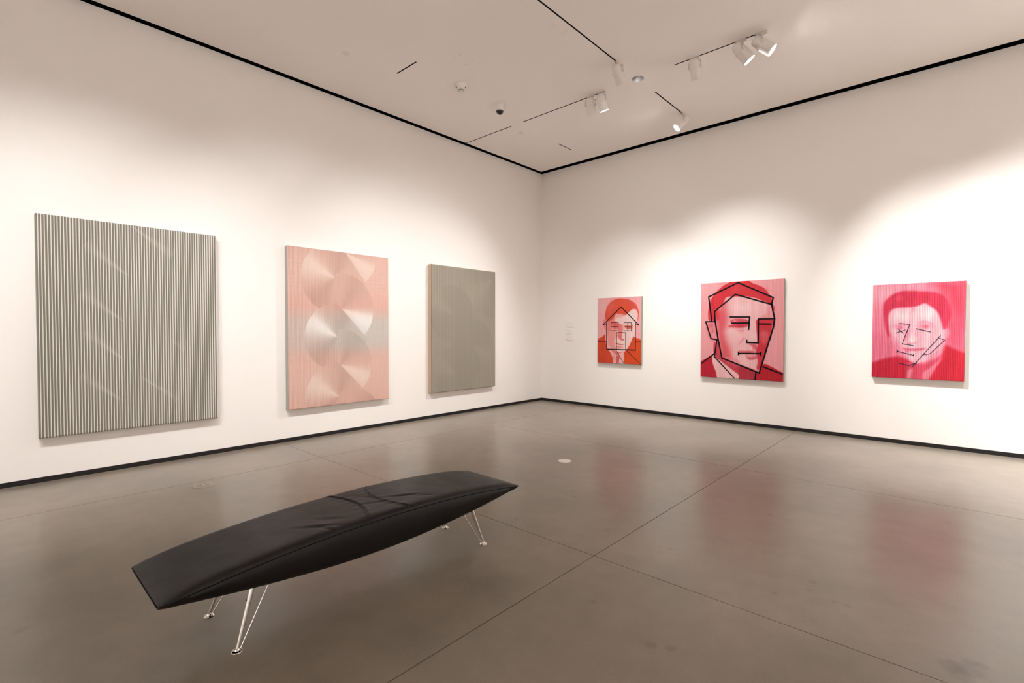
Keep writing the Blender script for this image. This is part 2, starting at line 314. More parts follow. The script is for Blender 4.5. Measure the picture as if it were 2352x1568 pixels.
ANGLED_OPS=[
('b',(0.1211,0.9294),0.1437,0.1023,0,(249,182,186),0.6),
('b',(0.9441,0.7479),0.0565,0.216,0,(246,164,168),0.6),
('p',[(0.1702,0.3698),(0.2467,0.398),(0.3129,0.2439),(0.7165,0.0878),(0.6996,-0.0133),(0.3133,-0.0349),(0.2184,0.1632),(0.1703,0.2637)],(206,66,82),0.012,1),
('p',[(0.4741,0.1493),(0.6298,0.1214),(0.6907,0.0867),(0.6824,-0.0142),(0.488,-0.0251),(0.4924,0.0398)],(186,48,66),0.03,0.9),
('p',[(0.0603,0.54),(0.0922,0.5833),(0.1361,0.5868),(0.1892,0.5667),(0.2084,0.4963),(0.2276,0.3978),(0.1894,0.3661),(0.1557,0.3696),(0.1119,0.4046),(0.0776,0.4558),(0.0628,0.5152)],(243,150,158),0.01,1),
('b',(0.1312,0.5514),0.0388,0.0354,0,(226,96,108),0.7),
('b',(0.1555,0.4806),0.0194,0.0354,0,(216,84,96),0.7),
('b',(0.1628,0.457),0.0169,0.0235,0,(248,180,184),0.7),
('p',[(0.189,0.731),(0.3119,0.8513),(0.45,0.8612),(0.628,0.8429),(0.8411,0.7873),(0.8664,0.6776),(0.8914,0.6046),(0.8752,0.5322),(0.8671,0.4587),(0.8259,0.3379),(0.7843,0.2012),(0.7506,0.1263),(0.7165,0.0953),(0.6517,0.1111),(0.4967,0.1539),(0.3129,0.2091),(0.2658,0.2816),(0.2276,0.4173),(0.2084,0.5149),(0.1795,0.6529)],(250,190,192),0.01,1),
('p',[(0.189,0.7075),(0.312,0.7896),(0.3401,0.7272),(0.3587,0.6499),(0.3403,0.5732),(0.3311,0.4962),(0.3218,0.476),(0.3406,0.3989),(0.3824,0.3149),(0.4056,0.2464),(0.4513,0.1904),(0.4967,0.1501),(0.2848,0.2044),(0.2467,0.3396),(0.218,0.4758),(0.1843,0.6528)],(232,104,113),0.09,0.9),
('p',[(0.2273,0.6911),(0.284,0.6899),(0.303,0.5735),(0.2655,0.4962),(0.2845,0.3984),(0.3594,0.2837),(0.3872,0.2229),(0.2847,0.2199),(0.2467,0.398)],(222,80,92),0.08,0.7),
('b',(0.5178,0.7227),0.1453,0.0717,0,(254,214,212),0.9),
('b',(0.4502,0.7624),0.072,0.076,0,(252,200,200),0.5),
('p',[(0.8204,0.7515),(0.862,0.7431),(0.8872,0.6409),(0.8873,0.6047),(0.715,0.6143),(0.7576,0.6431),(0.8123,0.6605)],(240,146,152),0.04,0.8),
('p',[(0.102,0.599),(0.0945,0.6939),(0.1116,0.7723),(0.131,0.8268),(0.1888,0.895),(0.2459,0.9392),(0.307,0.9748),(0.3674,0.9947),(0.4315,0.9996),(0.5837,0.9972),(0.6276,0.9769),(0.6969,0.9547),(0.7736,0.9215),(0.8158,0.8794),(0.8368,0.8493),(0.8659,0.8155),(0.8744,0.7572),(0.8951,0.7276),(0.8952,0.6915),(0.8788,0.6846),(0.8537,0.7506),(0.8203,0.7734),(0.7571,0.7938),(0.6714,0.8264),(0.562,0.8454),(0.45,0.846),(0.3769,0.8488),(0.3306,0.8467),(0.3026,0.8207),(0.2839,0.775),(0.2272,0.7222),(0.1938,0.6918),(0.2034,0.6525),(0.1843,0.5981),(0.1409,0.6025)],(218,50,62),0.008,1),
('b',(0.2461,0.8227),0.0799,0.0854,0,(226,58,66),0.6),
('b',(0.4725,0.9209),0.1158,0.0417,0,(222,68,80),0.6),
('b',(0.7568,0.8893),0.0673,0.0331,0,(206,62,76),0.5),
('p',[(0.097,0.6148),(0.097,0.7017),(0.1311,0.701),(0.1409,0.6025)],(226,60,80),0.02,0.6),
('p',[(0.1794,0.6999),(0.2272,0.7222),(0.2464,0.6129),(0.2083,0.5978)],(222,48,60),0.03,0.8),
('p',[(0.3727,0.596),(0.414,0.6165),(0.4866,0.6212),(0.5626,0.6145),(0.6067,0.5971),(0.6024,0.5709),(0.3958,0.5689)],(222,74,92),0.015,0.9),
('b',(0.4323,0.5953),0.0318,0.0115,0,(246,160,165),0.7),
('p',[(0.3958,0.5574),(0.4506,0.5723),(0.6024,0.5672),(0.5893,0.5373),(0.5317,0.5225),(0.4507,0.5228),(0.3404,0.5347)],(212,56,74),0.02,0.9),
('b',(0.4913,0.5454),0.0537,0.019,0,(200,48,66),0.7),
('p',[(0.4325,0.5029),(0.5673,0.5065),(0.5318,0.4839),(0.4869,0.4838)],(238,130,138),0.02,0.8),
('b',(0.3959,0.4885),0.0775,0.0345,0,(253,206,204),0.8),
('p',[(0.6286,0.6005),(0.6721,0.5926),(0.6939,0.496),(0.7028,0.3914),(0.664,0.3798),(0.5764,0.39),(0.5674,0.4388),(0.5982,0.5027),(0.62,0.5334)],(251,196,196),0.02,0.9),
('p',[(0.685,0.5962),(0.715,0.6106),(0.8873,0.6119),(0.8996,0.6045),(0.8669,0.5141),(0.8671,0.4587),(0.8259,0.3379),(0.7843,0.2012),(0.7549,0.1302),(0.7165,0.0953),(0.6993,0.1205),(0.7163,0.1805),(0.6989,0.2541),(0.6901,0.3059),(0.7158,0.3582),(0.7071,0.4026),(0.6983,0.4766)],(212,50,64),0.015,1),
('b',(0.7835,0.4666),0.0503,0.0404,0,(222,98,106),0.8),
('p',[(0.7495,0.4914),(0.8338,0.4768),(0.8423,0.4404),(0.8007,0.3595),(0.7669,0.3664),(0.7412,0.4398)],(224,100,108),0.04,0.8),
('b',(0.6638,0.4402),0.0389,0.0409,0,(254,212,210),0.7),
('p',[(0.5941,0.3639),(0.7072,0.3618),(0.6987,0.3061),(0.6555,0.3052),(0.6511,0.3349)],(222,80,92),0.02,0.8),
('p',[(0.5408,0.4273),(0.5719,0.42),(0.4872,0.3473),(0.4737,0.3546)],(240,140,148),0.02,0.7),
('b',(0.5633,0.3183),0.0573,0.0226,0,(251,190,192),0.6),
('p',[(0.4693,0.2899),(0.5855,0.2925),(0.6642,0.2942),(0.6988,0.2838),(0.6294,0.2673),(0.4964,0.2715)],(222,86,98),0.014,0.85),
('p',[(0.559,0.2542),(0.6989,0.2541),(0.6989,0.2319),(0.6383,0.204),(0.5857,0.2173)],(236,126,136),0.015,0.8),
('p',[(0.5768,0.2283),(0.6296,0.2186),(0.6903,0.2316),(0.7161,0.2324),(0.6731,0.2051),(0.6121,0.1994)],(204,62,82),0.02,0.9),
('b',(0.6076,0.2442),0.0394,0.0112,0,(250,180,184),0.8),
('b',(0.5414,0.1744),0.1014,0.0415,0,(252,196,196),0.9),
('b',(0.4421,0.2474),0.0498,0.0649,0,(251,194,196),0.7),
('b',(0.4508,0.4457),0.09,0.0571,0,(252,200,200),0.6),
('p',[(0.4056,0.2234),(0.474,0.1987),(0.5191,0.1509),(0.4514,0.1713)],(236,140,146),0.02,0.6),
('p',[(0.0035,0.1438),(0.0876,0.2063),(0.1558,0.2437),(0.151,0.1767),(0.1704,0.1262),(0.2042,0.0648),(0.2282,-0.0006),(0.001,-0.0004)],(196,32,52),0.008,1),
('p',[(0.7675,0.1602),(0.8013,0.1688),(0.8682,0.142),(1.0031,0.0792),(1.0034,0.0002),(0.691,-0.0063),(0.6994,0.0685),(0.7337,0.0775)],(196,30,46),0.008,1),
('p',[(0.1534,0.224),(0.1751,0.2403),(0.1896,0.2211),(0.313,0.1472),(0.4946,0.0418),(0.488,-0.0023),(0.2282,-0.0045),(0.2042,0.0648),(0.1656,0.1378)],(252,196,196),0.008,1)]
ANGLED_LINES=[
([(0.1433,0.5966),(0.1007,0.8554),(0.4701,0.9872),(0.8816,0.8204),(0.8641,0.7539),(0.8996,0.6136)],0.0235),
([(0.8765,0.7499),(0.4386,0.8692),(0.1794,0.6979),(0.1867,0.598),(0.23,0.3988),(0.2777,0.2109),(0.7316,0.0727),(0.8875,0.5322),(0.8996,0.6136),(0.715,0.6124),(0.7157,0.3739),(0.5809,0.3759),(0.5808,0.4041)],0.0235),
([(0.0568,0.5916),(0.1939,0.5909)],0.021150000000000002),
([(0.0652,0.5895),(0.1362,0.4116),(0.2324,0.3969)],0.022324999999999998),
([(0.3703,0.6374),(0.6132,0.6336),(0.6026,0.5017)],0.0235),
([(0.3921,0.5735),(0.6068,0.5746)],0.0235),
([(0.7152,0.5644),(0.8606,0.5607)],0.0235),
([(0.2133,0.3977),(0.1824,0.2209),(0.4404,-0.0029)],0.019975),
([(0.0025,0.1378),(0.1823,0.2542)],0.021150000000000002),
([(0.4829,0.2629),(0.7502,0.2673)],0.0235),
([(0.4851,0.2789),(0.4852,0.2439)],0.0235),
([(0.7467,0.2849),(0.7481,0.2444)],0.024675000000000002),
([(0.7697,0.14),(1.0024,0.072)],0.0235),
([(0.6951,0.0794),(0.6845,0.0008)],0.0235)]
PIPE_OPS=[
('b',(0.1217,0.9075),0.1964,0.1595,0,(252,172,186),0.95),
('b',(0.3996,0.9707),0.2213,0.0518,0,(250,160,176),0.8),
('p',[(0.6638,0.9928),(1.0001,1.0014),(0.9995,0.5293),(0.8361,0.5295),(0.8559,0.6534),(0.7923,0.8206),(0.7496,0.9053),(0.7069,0.9489)],(236,66,88),0.12,1),
('p',[(0.8765,0.6531),(0.9983,0.6921),(1.0013,0.2775),(0.8373,0.3564),(0.8034,0.4389)],(238,92,118),0.09,0.9),
('p',[(-0.0005,0.4779),(0.1722,0.4784),(0.2854,0.326),(0.2211,0.215),(0.0019,0.1551)],(240,120,146),0.08,0.9),
('p',[(0.0019,0.1416),(0.1741,0.2137),(0.3137,0.235),(0.4052,0.2028),(0.4773,0.1578),(0.4962,0.0),(0.003,-0.0019)],(212,36,62),0.03,1),
('p',[(0.7956,0.364),(0.8582,0.3402),(1.0013,0.2775),(1.0033,0.0006),(0.5843,0.0001),(0.6702,0.1012),(0.7546,0.209)],(216,40,62),0.03,1),
('p',[(0.3872,0.1764),(0.5832,0.1571),(0.7628,0.2509),(0.7548,0.1881),(0.5838,0.0723),(0.5756,-0.0003),(0.4067,-0.0044)],(228,78,106),0.03,1),
('p',[(0.406,0.0906),(0.4687,0.1103),(0.4337,-0.0031),(0.3976,-0.0049)],(246,150,168),0.02,0.8),
('p',[(0.5838,0.0723),(0.67,0.1349),(0.7713,0.2303),(0.6959,0.1022),(0.6192,0.0018),(0.58,-0.0001)],(247,140,160),0.02,0.9),
('p',[(0.7692,0.522),(0.8194,0.5344),(0.8487,0.4971),(0.8367,0.4474),(0.791,0.4139),(0.7698,0.4387)],(246,148,166),0.02,1),
('p',[(0.185,0.6717),(0.2453,0.7497),(0.4012,0.7462),(0.5873,0.7971),(0.7256,0.7138),(0.7601,0.6131),(0.786,0.5213),(0.7913,0.3764),(0.7542,0.2716),(0.6264,0.2009),(0.5216,0.1636),(0.4683,0.1704),(0.4051,0.2115),(0.2855,0.3129),(0.2197,0.4127),(0.1956,0.5005)],(252,190,200),0.02,1),
('b',(0.3336,0.6608),0.1133,0.0565,0,(255,224,226),0.9),
('b',(0.6012,0.6782),0.1076,0.0847,0,(255,222,226),0.9),
('b',(0.4487,0.4012),0.0402,0.0687,0,(255,226,228),0.9),
('b',(0.6688,0.2984),0.0767,0.0632,0,(252,196,208),0.6),
('b',(0.4946,0.2305),0.0574,0.0385,0,(253,196,208),0.8),
('p',[(0.2098,0.4786),(0.285,0.3915),(0.3406,0.3226),(0.4052,0.2028),(0.3136,0.2611),(0.2294,0.3689)],(240,130,156),0.05,0.8),
('p',[(0.6262,0.2263),(0.7537,0.3342),(0.7868,0.418),(0.7873,0.3473),(0.75,0.2631),(0.6694,0.2106)],(244,138,160),0.04,0.8),
('p',[(0.1333,0.6193),(0.1228,0.7524),(0.1366,0.8141),(0.1929,0.8697),(0.2627,0.9067),(0.3363,0.9214),(0.445,0.9193),(0.5778,0.9077),(0.6859,0.8994),(0.7583,0.8716),(0.8131,0.8282),(0.8512,0.7361),(0.86,0.6534),(0.8274,0.5793),(0.807,0.5213),(0.7777,0.5172),(0.7689,0.5713),(0.743,0.6467),(0.7086,0.71),(0.644,0.7534),(0.5917,0.7928),(0.5568,0.781),(0.4908,0.757),(0.4462,0.7495),(0.3558,0.7515),(0.2731,0.7447),(0.2174,0.7327),(0.1895,0.6892),(0.1759,0.6189),(0.1907,0.5307),(0.2054,0.4427),(0.1867,0.4293),(0.1578,0.5086)],(218,54,84),0.02,1),
('b',(0.4005,0.8412),0.0406,0.0475,0,(206,40,70),0.7),
('b',(0.5563,0.8533),0.0956,0.0383,0,(212,46,70),0.5),
('b',(0.2357,0.7762),0.0695,0.0263,0,(206,46,76),0.6),
('b',(0.3093,0.844),0.0504,0.0392,0,(236,90,118),0.5),
('p',[(0.4462,0.7495),(0.4775,0.7488),(0.4644,0.7019),(0.4465,0.7108)],(242,150,168),0.02,0.8),
('b',(0.5934,0.5512),0.0779,0.0318,0,(240,132,158),0.9),
('b',(0.6022,0.5448),0.0217,0.0191,0,(224,96,110),0.9),
('p',[(0.5053,0.5814),(0.5581,0.6066),(0.6235,0.6018),(0.684,0.5676),(0.6236,0.587),(0.5582,0.5896)],(240,140,166),0.015,0.9),
('b',(0.3069,0.5479),0.0822,0.0305,0,(242,140,166),0.9),
('b',(0.3254,0.5304),0.0206,0.0152,0,(222,98,120),0.8),
('p',[(0.3937,0.531),(0.4208,0.5309),(0.4125,0.4361),(0.3947,0.3927),(0.3583,0.401)],(240,140,165),0.02,0.8),
('p',[(0.4837,0.5051),(0.5279,0.5137),(0.5152,0.4453),(0.4841,0.4451)],(246,160,180),0.03,0.7),
('p',[(0.3857,0.384),(0.431,0.3759),(0.4713,0.3764),(0.5156,0.3855),(0.4847,0.368),(0.404,0.3626)],(238,134,160),0.015,0.8),
('p',[(0.3314,0.3268),(0.4269,0.3155),(0.5073,0.317),(0.5951,0.3272),(0.5952,0.3102),(0.5074,0.2956),(0.4315,0.2941),(0.3864,0.2974)],(228,84,118),0.02,0.9),
('b',(0.3955,0.2868),0.0271,0.0129,0,(232,96,128),0.6)]
PIPE_LINES=[
([(0.3112,0.5818),(0.4251,0.5699),(0.3449,0.3663),(0.4692,0.3491)],0.0085),
([(0.2886,0.5261),(0.3578,0.4749)],0.0085),
([(0.2704,0.4789),(0.3803,0.5139)],0.0068000000000000005),
([(0.4902,0.5267),(0.6502,0.4911)],0.0085),
([(0.2894,0.2867),(0.47,0.2477)],0.0085),
([(0.2925,0.2999),(0.2881,0.2736)],0.01105),
([(0.4757,0.2628),(0.4656,0.239)],0.00935),
([(0.7549,0.4573),(0.5694,0.2523),(0.4552,0.1205)],0.0072250000000000005),
([(0.7318,0.4321),(0.7973,0.4098),(0.6475,0.269),(0.5781,0.2547)],0.0068000000000000005),
([(0.2982,0.1626),(0.4237,0.1378),(0.5083,0.1738)],0.0085)]
# ---------------------------------------------------------------- room
XMAX, YMIN = 13.0, -13.6
GAPL, GAPR = 0.095, 0.137

def structure(name, bm, mat, parent=None, **k):
    o = mesh_obj(name, bm, mat, parent, **k)
    if parent is None: o['kind'] = 'structure'
    return o

structure('wall_left', box_bm(-0.2, 0.0, YMIN-0.2, 0.2, -0.1, H), M_WALL)
structure('wall_right', box_bm(0.0, XMAX+0.2, 0.0, 0.2, -0.1, H), M_WALL)
structure('wall_back', box_bm(0.0, XMAX+0.2, YMIN-0.2, YMIN, -0.1, H+0.2), M_WALL)
structure('wall_far_side', box_bm(XMAX, XMAX+0.2, YMIN, 0.0, -0.1, H+0.2), M_WALL)

# black shadow-gap channels between the walls and the ceiling
bm = bmesh.new(); add_box(bm, -0.2, 0.0, YMIN, 0.2, H, H+0.26); add_box(bm, 0.0, GAPL+0.1, YMIN, 0.0, H+0.2, H+0.26)
structure('trim_1', bm, M_VOID)
bm = bmesh.new(); add_box(bm, 0.0, XMAX, 0.0, 0.2, H, H+0.26); add_box(bm, GAPL+0.1, XMAX, -GAPR-0.1, 0.0, H+0.2, H+0.26)
structure('trim_2', bm, M_VOID)

# black skirting
structure('baseboard_left', box_bm(0.0, 0.007, YMIN, 0.0, 0.0, 0.051), M_BASE)
bb = empty('baseboard_right', (0, 0, 0)); bb['kind'] = 'structure'
cuts = [0.007, 2.61, 4.53, 7.0, 9.4, 11.8, XMAX]
for a, b in zip(cuts, cuts[1:]):
    mesh_obj('baseboard_strip', box_bm(a+0.001, b-0.001, -0.007, 0.0, 0.0, 0.054), M_BASE, bb)

# floor: recessed joint bed with separate slabs
floor = structure('floor', box_bm(0.0, XMAX, YMIN, 0.0, -0.12, -0.006), M_GREYGAP)
JX = [0.0, 1.165, 5.08, 9.0, XMAX]; JY = [0.0, -2.80, -5.742, -8.684, -11.6, YMIN]
J = 0.0028
for i in range(4):
    for k in range(5):
        x0 = JX[i]+(J if i else 0); x1 = JX[i+1]-(J if i < 3 else 0)
        y1 = JY[k]-(J if k else 0); y0 = JY[k+1]+(J if k < 4 else 0)
        bm = bmesh.new(); add_box(bm, x0, x1, y0, y1, -0.006, 0.0)
        mesh_obj('floor_slab', bm, M_FLOOR, floor)

# ceiling: panel with the track slots cut through it
SLOT = 0.0105
SLOTS = [  # (x0, x1, y0, y1)
    (3.59-SLOT, 3.59+SLOT, -13.0, -2.87), (3.59-SLOT, 3.59+SLOT, -1.84, -0.83),
    (GAPL, 1.222, -2.353-SLOT, -2.353+SLOT), (1.478, 3.06, -2.353-SLOT, -2.353+SLOT), (4.10, 5.215, -2.353-SLOT, -2.353+SLOT), (6.4, 12.4, -2.353-SLOT, -2.353+SLOT),
    (1.343-SLOT, 1.343+SLOT, -1.19, -0.76), (1.226, 1.661, -4.665-SLOT, -4.665+SLOT),
    (9.4-SLOT, 9.4+SLOT, -13.0, -4.5), (4.6, 12.4, -11.2-SLOT, -11.2+SLOT)]
DL = (3.583, -2.353, 0.086)                  # downlight opening
HOLES = SLOTS+[(DL[0]-DL[2], DL[0]+DL[2], DL[1]-DL[2], DL[1]+DL[2])]
xs = sorted({GAPL, XMAX} | {v for s in HOLES for v in s[:2]}); ys = sorted({YMIN, -GAPR} | {v for s in HOLES for v in s[2:]})
bm = bmesh.new(); vd = {}
def cv(x, y):
    if (x, y) not in vd: vd[(x, y)] = bm.verts.new((x, y, H))
    return vd[(x, y)]
for x0, x1 in zip(xs, xs[1:]):
    for y0, y1 in zip(ys, ys[1:]):
        cx, cy = (x0+x1)/2, (y0+y1)/2
        if any(s[0] < cx < s[1] and s[2] < cy < s[3] for s in HOLES): continue
        bm.faces.new((cv(x0, y0), cv(x0, y1), cv(x1, y1), cv(x1, y0)))
ceiling = structure('ceiling', bm, M_CEIL)
sm = ceiling.modifiers.new('thickness', 'SOLIDIFY'); sm.thickness = 0.06; sm.offset = -1
# closing deck above the ceiling so the slots and gaps stay dark
structure('trim_3', box_bm(-0.2, XMAX+0.2, YMIN-0.2, 0.2, H+0.26, H+0.34), M_VOID)
for hx, hy in ((2.097, -4.396), (2.203, -4.395), (2.216, -4.2), (2.092, -4.193)):
    o = mesh_obj('screw_hole', lathe(bmesh.new(), [(0.0, -0.0015), (0.007, -0.0015), (0.009, 0.001)], 10), M_GREY, ceiling)
    o.location = (hx, hy, H)

# flush service hatch on the right wall
hb = box_bm(2.09, 2.478, -0.0022, 0.0, 3.348, 3.63)
tag(mesh_obj('wall_hatch', hb, M_WALL), 'white flush access panel high on the right wall, seen as a thin line', 'access panel')

# ---------------------------------------------------------------- lighting tracks (recessed black channels)
TRACK_LABELS = ['long black ceiling track running from the top edge towards the round downlight',
                'short black ceiling track ending at the lit spotlight nearest the right wall',
                'thin black ceiling track that starts at the left wall gap',
                'black ceiling track carrying the pair of small spotlights beyond the dome camera',
                'black ceiling track carrying the two big lit spotlights at upper right',
                'black ceiling track past the top right picture edge, in line with the lit pair',
                'shortest black ceiling slot, near the far room corner',
                'isolated short black ceiling slot left of the smoke detector',
                'black ceiling track behind the camera, over the side of the hall',
                'black ceiling track behind the camera, by the rear wall']
for s, lab in zip(SLOTS, TRACK_LABELS):
    x0, x1, y0, y1 = s
    t = 0.003
    root = empty('lighting_track', ((x0+x1)/2, (y0+y1)/2, H))
    tag(root, lab, 'light track')
    hx, hy = (x1-x0)/2, (y1-y0)/2
    mesh_obj('track_back', box_bm(-hx, hx, -hy, hy, 0.028, 0.034), M_VOID, root)
    if hx > hy:
        for sg in (-1, 1):
            mesh_obj('track_rail', box_bm(-hx, hx, sg*(hy-t/2)-t/2, sg*(hy-t/2)+t/2, 0.0004, 0.028), M_BLACK, root)
    else:
        for sg in (-1, 1):
            mesh_obj('track_rail', box_bm(sg*(hx-t/2)-t/2, sg*(hx-t/2)+t/2, -hy, hy, 0.0004, 0.028), M_BLACK, root)

# ---------------------------------------------------------------- track spotlights
def bm_mesh(name, bm, mat, smooth=False, angle=35):
    me = bpy.data.meshes.new(name); bm.normal_update(); bm.to_mesh(me); bm.free()
    if smooth:
        for p in me.polygons: p.use_smooth = True
        try: me.set_sharp_from_angle(angle=math.radians(angle))
        except Exception: pass
    me.materials.append(mat); return me

ME_ADAPT = bm_mesh('adaptor', box_bm(-0.055, 0.055, -0.0135, 0.0135, -0.026, -0.0005, bevel=0.003), M_YOKE)
ME_LATCH = bm_mesh('latch', box_bm(-0.075, -0.05, -0.007, 0.007, -0.014, 0.0, bevel=0.002), M_GREY)
ME_STEM = bm_mesh('stem', lathe(bmesh.new(), [(0.011, -0.052), (0.011, -0.024), (0.016, -0.024), (0.016, -0.02)], 16), M_LAMPBODY, True)
def yoke_bm():
    bm = bmesh.new()
    add_box(bm, -0.010, 0.010, -0.076, 0.076, -0.056, -0.050)
    for sg in (-1, 1):
        add_box(bm, -0.010, 0.010, sg*0.0745-0.0025, sg*0.0745+0.0025, -0.138, -0.050)
    return bm
ME_YOKE = bm_mesh('yoke', yoke_bm(), M_YOKE)
ME_BODY = bm_mesh('lamp_housing', lathe(bmesh.new(), [(0.0, 0.105), (0.030, 0.103), (0.047, 0.094), (0.056, 0.078), (0.060, 0.055), (0.0625, 0.006), (0.0605, 0.004), (0.0605, 0.0)], 36), M_LAMPBODY, True)
ME_RING = bm_mesh('housing_ring', lathe(bmesh.new(), [(0.0605, 0.006), (0.069, 0.006), (0.0705, 0.0), (0.069, -0.010), (0.0605, -0.010)], 36, caps=False), M_LAMPBODY, True)
ME_SNOOT = bm_mesh('snoot', lathe(bmesh.new(), [(0.0605, -0.004), (0.068, -0.012), (0.0665, -0.138), (0.0635, -0.138), (0.063, -0.130), (0.061, -0.124), (0.0, -0.120)], 36, caps=False), M_LAMPBODY, True)
ME_LENS = bm_mesh('lens', lathe(bmesh.new(), [(0.0, -0.1315), (0.050, -0.1305), (0.0628, -0.1290), (0.0628, -0.125), (0.0, -0.124)], 36, caps=False), M_LENS, True)
ME_PIVOT = bm_mesh('pivot_knob', lathe(bmesh.new(), [(0.0, 0.012), (0.009, 0.012), (0.010, 0.0), (0.0, 0.0)], 16), M_LAMPBODY, True)

def spotlight(x, y, aim, label, track_dir='y', scale=1.0, power=1.0, cone=72, blend=1.0, tgt=None):
    """aim = direction of the housing"""
    root = empty('track_spotlight', (x, y, H)); root.scale = (scale,)*3
    tag(root, label, 'spotlight', 'track spotlights')
    v = Vector(aim).normalized(); pan = math.atan2(v.y, v.x)
    share('adaptor', ME_ADAPT, root, rz=math.pi/2 if track_dir == 'y' else 0)
    share('latch', ME_LATCH, root, rz=math.pi/2 if track_dir == 'y' else 0)
    share('stem', ME_STEM, root)
    yk = share('yoke', ME_YOKE, root, rz=pan)
    piv = Vector((0, 0, -0.128))
    for sg in (-1, 1):
        q = Quaternion((0, 0, 1), pan) @ Quaternion((1, 0, 0), -sg*math.pi/2)
        off = Quaternion((0, 0, 1), pan) @ Vector((0, sg*0.077, 0))
        share('pivot_knob', ME_PIVOT, root, piv+off, quat=q)
    q = Vector((0, 0, -1)).rotation_difference(v)
    hb = share('lamp_housing', ME_BODY, root, piv, quat=q)
    share('housing_ring', ME_RING, hb); share('snoot', ME_SNOOT, hb); share('lens', ME_LENS, hb)
    ld = bpy.data.lights.new('spot_beam', 'SPOT'); ld.energy = LAMP_POWER*power; ld.color = LAMP_COLOR
    ld.spot_size = math.radians(cone); ld.spot_blend = blend; ld.shadow_soft_size = 0.018
    lo = bpy.data.objects.new('spot_beam', ld); link(lo, root)
    lo.location = piv+v*0.155
    lo.rotation_mode = 'QUATERNION'; lo.rotation_quaternion = q
    return root

def toward(x, y, tx, ty, tz): return (tx-x, ty-y, tz-(H-0.13))
TY, TX = -2.353, 3.59
spotlight(TX, -2.90, (0.05, 0.59, -0.805), 'white track spotlight facing away, at the end of the long track by the downlight', 'y', power=DIM_MID)
spotlight(2.815, TY, (-0.177, 0.468, -0.866), 'white track spotlight facing away, left one of the small pair', 'x', power=DIM_MID)
spotlight(3.005, TY, (0.078, 0.394, -0.916), 'white track spotlight with thin lit rim, right one of the small pair', 'x', power=DIM_MID)
spotlight(4.378, TY, (-0.03, 0.54, -0.84), 'white unlit-looking track spotlight left of the two big lit ones', 'x', power=DIM_MID)
spotlight(4.94, TY, (0.54, 0.343, -0.769), 'big lit white track spotlight at upper right, lower left of the pair', 'x', 1.06, power=DIM_RIGHT)
spotlight(5.165, TY, (0.728, 0.257, -0.636), 'big lit white track spotlight at upper right, rightmost of the pair', 'x', 1.06, power=DIM_RIGHT)
spotlight(TX, -0.865, (-0.56, -0.45, -0.70), 'lit white track spotlight closest to the right wall, glowing oval face', 'y', power=DIM_LEFT*1.5)
SEQ = ['first', 'second', 'third', 'fourth', 'fifth']
OFF = [(-5.95, (0, -2.6, 1.25)), (-7.10, (0, -5.1, 1.35)), (-8.60, (0, -7.3, 1.1)), (-9.90, (0, -7.9, 0.9)), (-11.6, (0, -11.0, 0.8))]
for k, (yy, t) in enumerate(OFF):
    spotlight(TX, yy, toward(TX, yy, *t), 'white track spotlight aimed at the left wall, %s one before the top picture edge' % SEQ[k], 'y', power=DIM_LEFT*(0.75 if yy < -11 else 1.0))
for k, (xx, tx, pw) in enumerate(((7.5, 8.6, 0.45), (9.2, 10.0, 1.0), (11.2, 11.6, 1.2))):
    spotlight(xx, TY, toward(xx, TY, tx, 0, 0.9), 'white track spotlight aimed at the right wall, %s one past the right picture edge' % SEQ[k], 'x', power=DIM_RIGHT*pw)
for k, yy in enumerate((-5.6, -8.0, -10.6)):  # lamps added out of view; side wall bounces them as soft fill
    spotlight(9.4, yy, toward(9.4, yy, XMAX, yy, 1.6), 'added fill track spotlight behind the viewer, %s one facing the far side wall' % SEQ[k], 'y', power=FILL_REAR)
for k, xx in enumerate((5.6, 8.2, 11.2)):  # more added unseen lamps, fill bounced off the rear wall
    spotlight(xx, -11.2, toward(xx, -11.2, xx, YMIN, 1.6), 'added fill track spotlight behind the viewer, %s one facing the rear wall' % SEQ[k], 'x', power=FILL_REAR)

# ---------------------------------------------------------------- ceiling fittings
dl = empty('recessed_downlight', (DL[0], DL[1], H)); tag(dl, 'round recessed downlight with silver reflector, unlit', 'downlight')
mesh_obj('trim_ring', lathe(bmesh.new(), [(0.084, -0.003), (0.123, -0.002), (0.1235, 0.0), (0.084, 0.0)], 48, caps=False), M_CEIL, dl, True, 30)
mesh_obj('reflector', lathe(bmesh.new(), [(0.0855, -0.002), (0.081, 0.012), (0.066, 0.06), (0.042, 0.10)], 48, caps=False), M_REFLECTOR, dl, True)
mesh_obj('lamp_face', lathe(bmesh.new(), [(0.0, 0.094), (0.042, 0.096), (0.042, 0.104), (0.0, 0.104)], 32, caps=False), M_GREY, dl, True, 30)

sd = empty('smoke_detector', (1.644, -3.874, H)); tag(sd, 'white round smoke detector with two red marks on the ceiling', 'smoke detector')
mesh_obj('mounting_base', lathe(bmesh.new(), [(0.0, 0.0), (0.096, 0.0), (0.096, -0.018), (0.090, -0.024), (0.0, -0.024)], 40), M_WHITE, sd, True, 30)
mesh_obj('housing', lathe(bmesh.new(), [(0.0, -0.024), (0.086, -0.024), (0.080, -0.040), (0.064, -0.062), (0.050, -0.070), (0.0, -0.070)], 40), M_WHITE, sd, True, 30)
mesh_obj('sensor_chamber', lathe(bmesh.new(), [(0.0, -0.070), (0.040, -0.070), (0.036, -0.086), (0.0, -0.086)], 32), M_GREY, sd, True, 30)
for k in range(8):
    a = 2*math.pi*(k+0.5)/8
    o = mesh_obj('chamber_fin', box_bm(-0.002, 0.002, -0.006, 0.006, -0.088, -0.068), M_WHITE, sd)
    o.location = (0.040*math.cos(a), 0.040*math.sin(a), 0); o.rotation_euler = (0, 0, a+math.pi/2)
